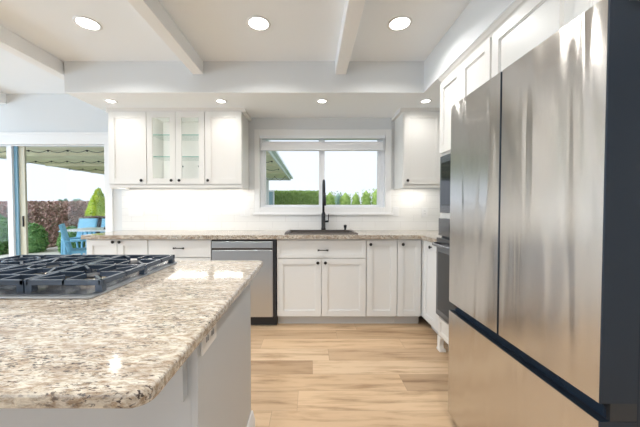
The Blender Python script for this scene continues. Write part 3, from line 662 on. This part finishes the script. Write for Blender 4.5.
tag(MB().lathe([(.03, 0), (.035, .01), (.03, .05), (.015, .06)], (-4.40, 6.2, PZ+.766), n=12).build('candle_jar', DARK), 'small dark jar on the patio table', 'jar')
# plants
def leaves(b, pts, size, n_up=.3):
    for p in pts:
        a = Vector((random.uniform(-1, 1), random.uniform(-1, 1), random.uniform(-1, 1))).normalized(); c_ = a.cross(Vector((random.uniform(-1, 1), random.uniform(-1, 1), random.uniform(-1, 1)))).normalized(); s = size*random.uniform(.6, 1.3)
        v = [b.bm.verts.new(Vector(p)+q_) for q_ in (-a*s, c_*s*.45, a*s, -c_*s*.45)]; b.bm.faces.new(v)
def blob(b, c0, rx, ry, rz_, sub=3):
    r = bmesh.ops.create_icosphere(b.bm, subdivisions=sub, radius=1)
    for v in r['verts']:
        k = 1+random.uniform(-.09, .09); v.co = Vector((c0[0]+v.co.x*rx*k, c0[1]+v.co.y*ry*k, max(c0[2]+v.co.z*rz_*k, c0[2]-rz_*.98)))
def bush(name, label, cat, c0, rx, ry, rz_, m, n=1500, size=.05, grp=None):
    t = thing(name, label, cat, (c0[0], c0[1], -.13), 0, grp); b = MB(); cz = c0[2]+.13; blob(b, (0, 0, cz), rx*.88, ry*.88, rz_*.88)
    pts = []
    for _ in range(n):
        v = Vector((random.gauss(0, 1), random.gauss(0, 1), random.gauss(0, 1))).normalized()*random.uniform(.85, 1.05); pts.append((v.x*rx, v.y*ry, max(cz+v.z*rz_, .02)))
    leaves(b, pts, size); b.build('foliage', m, t)
    MB().tube([(0, 0, 0), (0, 0, cz)], .03, 6).build('stem', mat_bark, t); return t
mat_bark = mat('bark', (.16, .11, .08), .9)
def cone(name, label, cat, x, y, z0, z1, r, m, n=1200, size=.06, grp=None, power=.7):
    t = thing(name, label, cat, (x, y, z0), 0, grp); H_ = z1-z0; b = MB()
    prof = [(max(.01, r*.86*((1-k/8)**power)), .06+H_*.92*k/8) for k in range(9)]; b.lathe([(r*.3, .05)]+prof, n=18)
    pts = []
    for _ in range(n):
        k = 1-math.sqrt(random.random()); a = random.uniform(0, 2*PI); rad = r*((1-k)**power)*random.uniform(.82, 1.08); pts.append((rad*math.cos(a), rad*math.sin(a), .06+H_*.95*k))
    leaves(b, pts, size); b.build('foliage', m, t); MB().tube([(0, 0, 0), (0, 0, H_*.7)], .03, 6).build('trunk', mat_bark, t); return t
def hedge(name, label, x0, x1, y, ht, dep, m, n, size, jitter=.06, m2=None):
    t = thing(name, label, 'hedge', ((x0+x1)/2, y, -.13)); w2 = (x1-x0)/2; b = MB(); nx = int((x1-x0)/.25)
    for k in range(nx):
        xa = -w2+2*w2*k/nx; hh = ht*random.uniform(.95, .985); b.box(xa-.02, xa+2*w2/nx+.02, -dep/2*random.uniform(.85, .95), dep/2*.9, .0, hh)
    pts = [(random.uniform(-w2, w2), -dep/2+random.uniform(-.05, .05), random.uniform(.02, ht)) for _ in range(int(n*.75))]+[(random.uniform(-w2, w2), random.uniform(-dep/2, dep/2), ht+random.uniform(-.05, jitter)) for _ in range(int(n*.25))]
    if m2 is None: leaves(b, pts, size); b.build('foliage', m, t)
    else:
        leaves(b, pts[::2], size); b.build('foliage', m, t); b = MB(); leaves(b, pts[1::2], size); part_label(b.build('red_foliage', m2, t), 'reddish brown leaves')
    return t
G1 = leafmat('arborvitae_green', (.20, .32, .07), (.42, .56, .18)); G2 = leafmat('bush_green', (.12, .30, .10), (.30, .52, .20)); G3 = leafmat('lime_conifer', (.60, .80, .05), (.85, .95, .14), 6)
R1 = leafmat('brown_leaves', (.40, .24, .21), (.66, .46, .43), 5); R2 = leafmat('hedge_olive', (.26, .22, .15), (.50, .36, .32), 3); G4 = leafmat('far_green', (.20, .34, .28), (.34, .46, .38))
hedge('hedge', 'clipped flat-topped green hedge seen through left half of kitchen window', -3.6, .42, 13.4, 1.99, .8, G1, 11000, .055)
for i, (px, hw, top, lab, dy) in enumerate([(330, 5.4, 190.5, 'arborvitae just right of the window mullion', 0), (338, 4.2, 191.5, 'arborvitae standing back, second right of the window mullion', 1.5), (345.5, 6, 191, 'broad arborvitae left of the pointed one', 0), (355.8, 5.4, 191, 'pointed cone-shaped arborvitae standing apart in kitchen window', 1.4), (366, 4.6, 188.5, 'arborvitae just right of the pointed one', 0), (377.5, 6.0, 186, 'tallest arborvitae at the right edge of kitchen window', 1.4)]):
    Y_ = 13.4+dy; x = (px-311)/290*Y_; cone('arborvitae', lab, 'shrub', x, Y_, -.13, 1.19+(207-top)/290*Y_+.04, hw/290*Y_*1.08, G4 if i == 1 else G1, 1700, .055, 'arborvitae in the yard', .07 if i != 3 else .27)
hedge('hedge', 'reddish brown leafy hedge beyond the patio door', -13.8, -6.2, 9.62, 1.38, .9, R2, 16000, .055, .12, R1)
bush('bush', 'round green bush below the hedge beside the door mullion', 'bush', (-7.75, 8.0, .26), .36, .34, .48, G2)
bush('bush', 'round green bush behind the profile patio chair', 'bush', (-6.62, 8.0, .20), .28, .30, .44, G2)
bush('bush', 'green bush at far left edge seen in the left door panel', 'bush', (-8.85, 8.0, .40), .46, .40, .62, G2)
pp = thing('planter', 'dark tall planter holding the lime conifer', 'planter', (-6.22, 8.5, -.06))
MB().lathe([(.22, 0), (.24, .05), (.30, .88), (.32, .90), (.32, .93), (.28, .93), (.27, .88)], n=24).build('pot', DARK, pp); MB().lathe([(.27, .86), (.27, .88)], n=20).build('soil', mat_bark, pp)
cone('conifer', 'bright yellow-green pyramidal conifer growing in the planter', 'shrub', -6.22, 8.5, .885, 1.73, .31, G3, 1800, .05, None, .75)
for i, (px, w_, top) in enumerate([(64, 9, 199), (78, 11, 198), (93, 12, 199)]):
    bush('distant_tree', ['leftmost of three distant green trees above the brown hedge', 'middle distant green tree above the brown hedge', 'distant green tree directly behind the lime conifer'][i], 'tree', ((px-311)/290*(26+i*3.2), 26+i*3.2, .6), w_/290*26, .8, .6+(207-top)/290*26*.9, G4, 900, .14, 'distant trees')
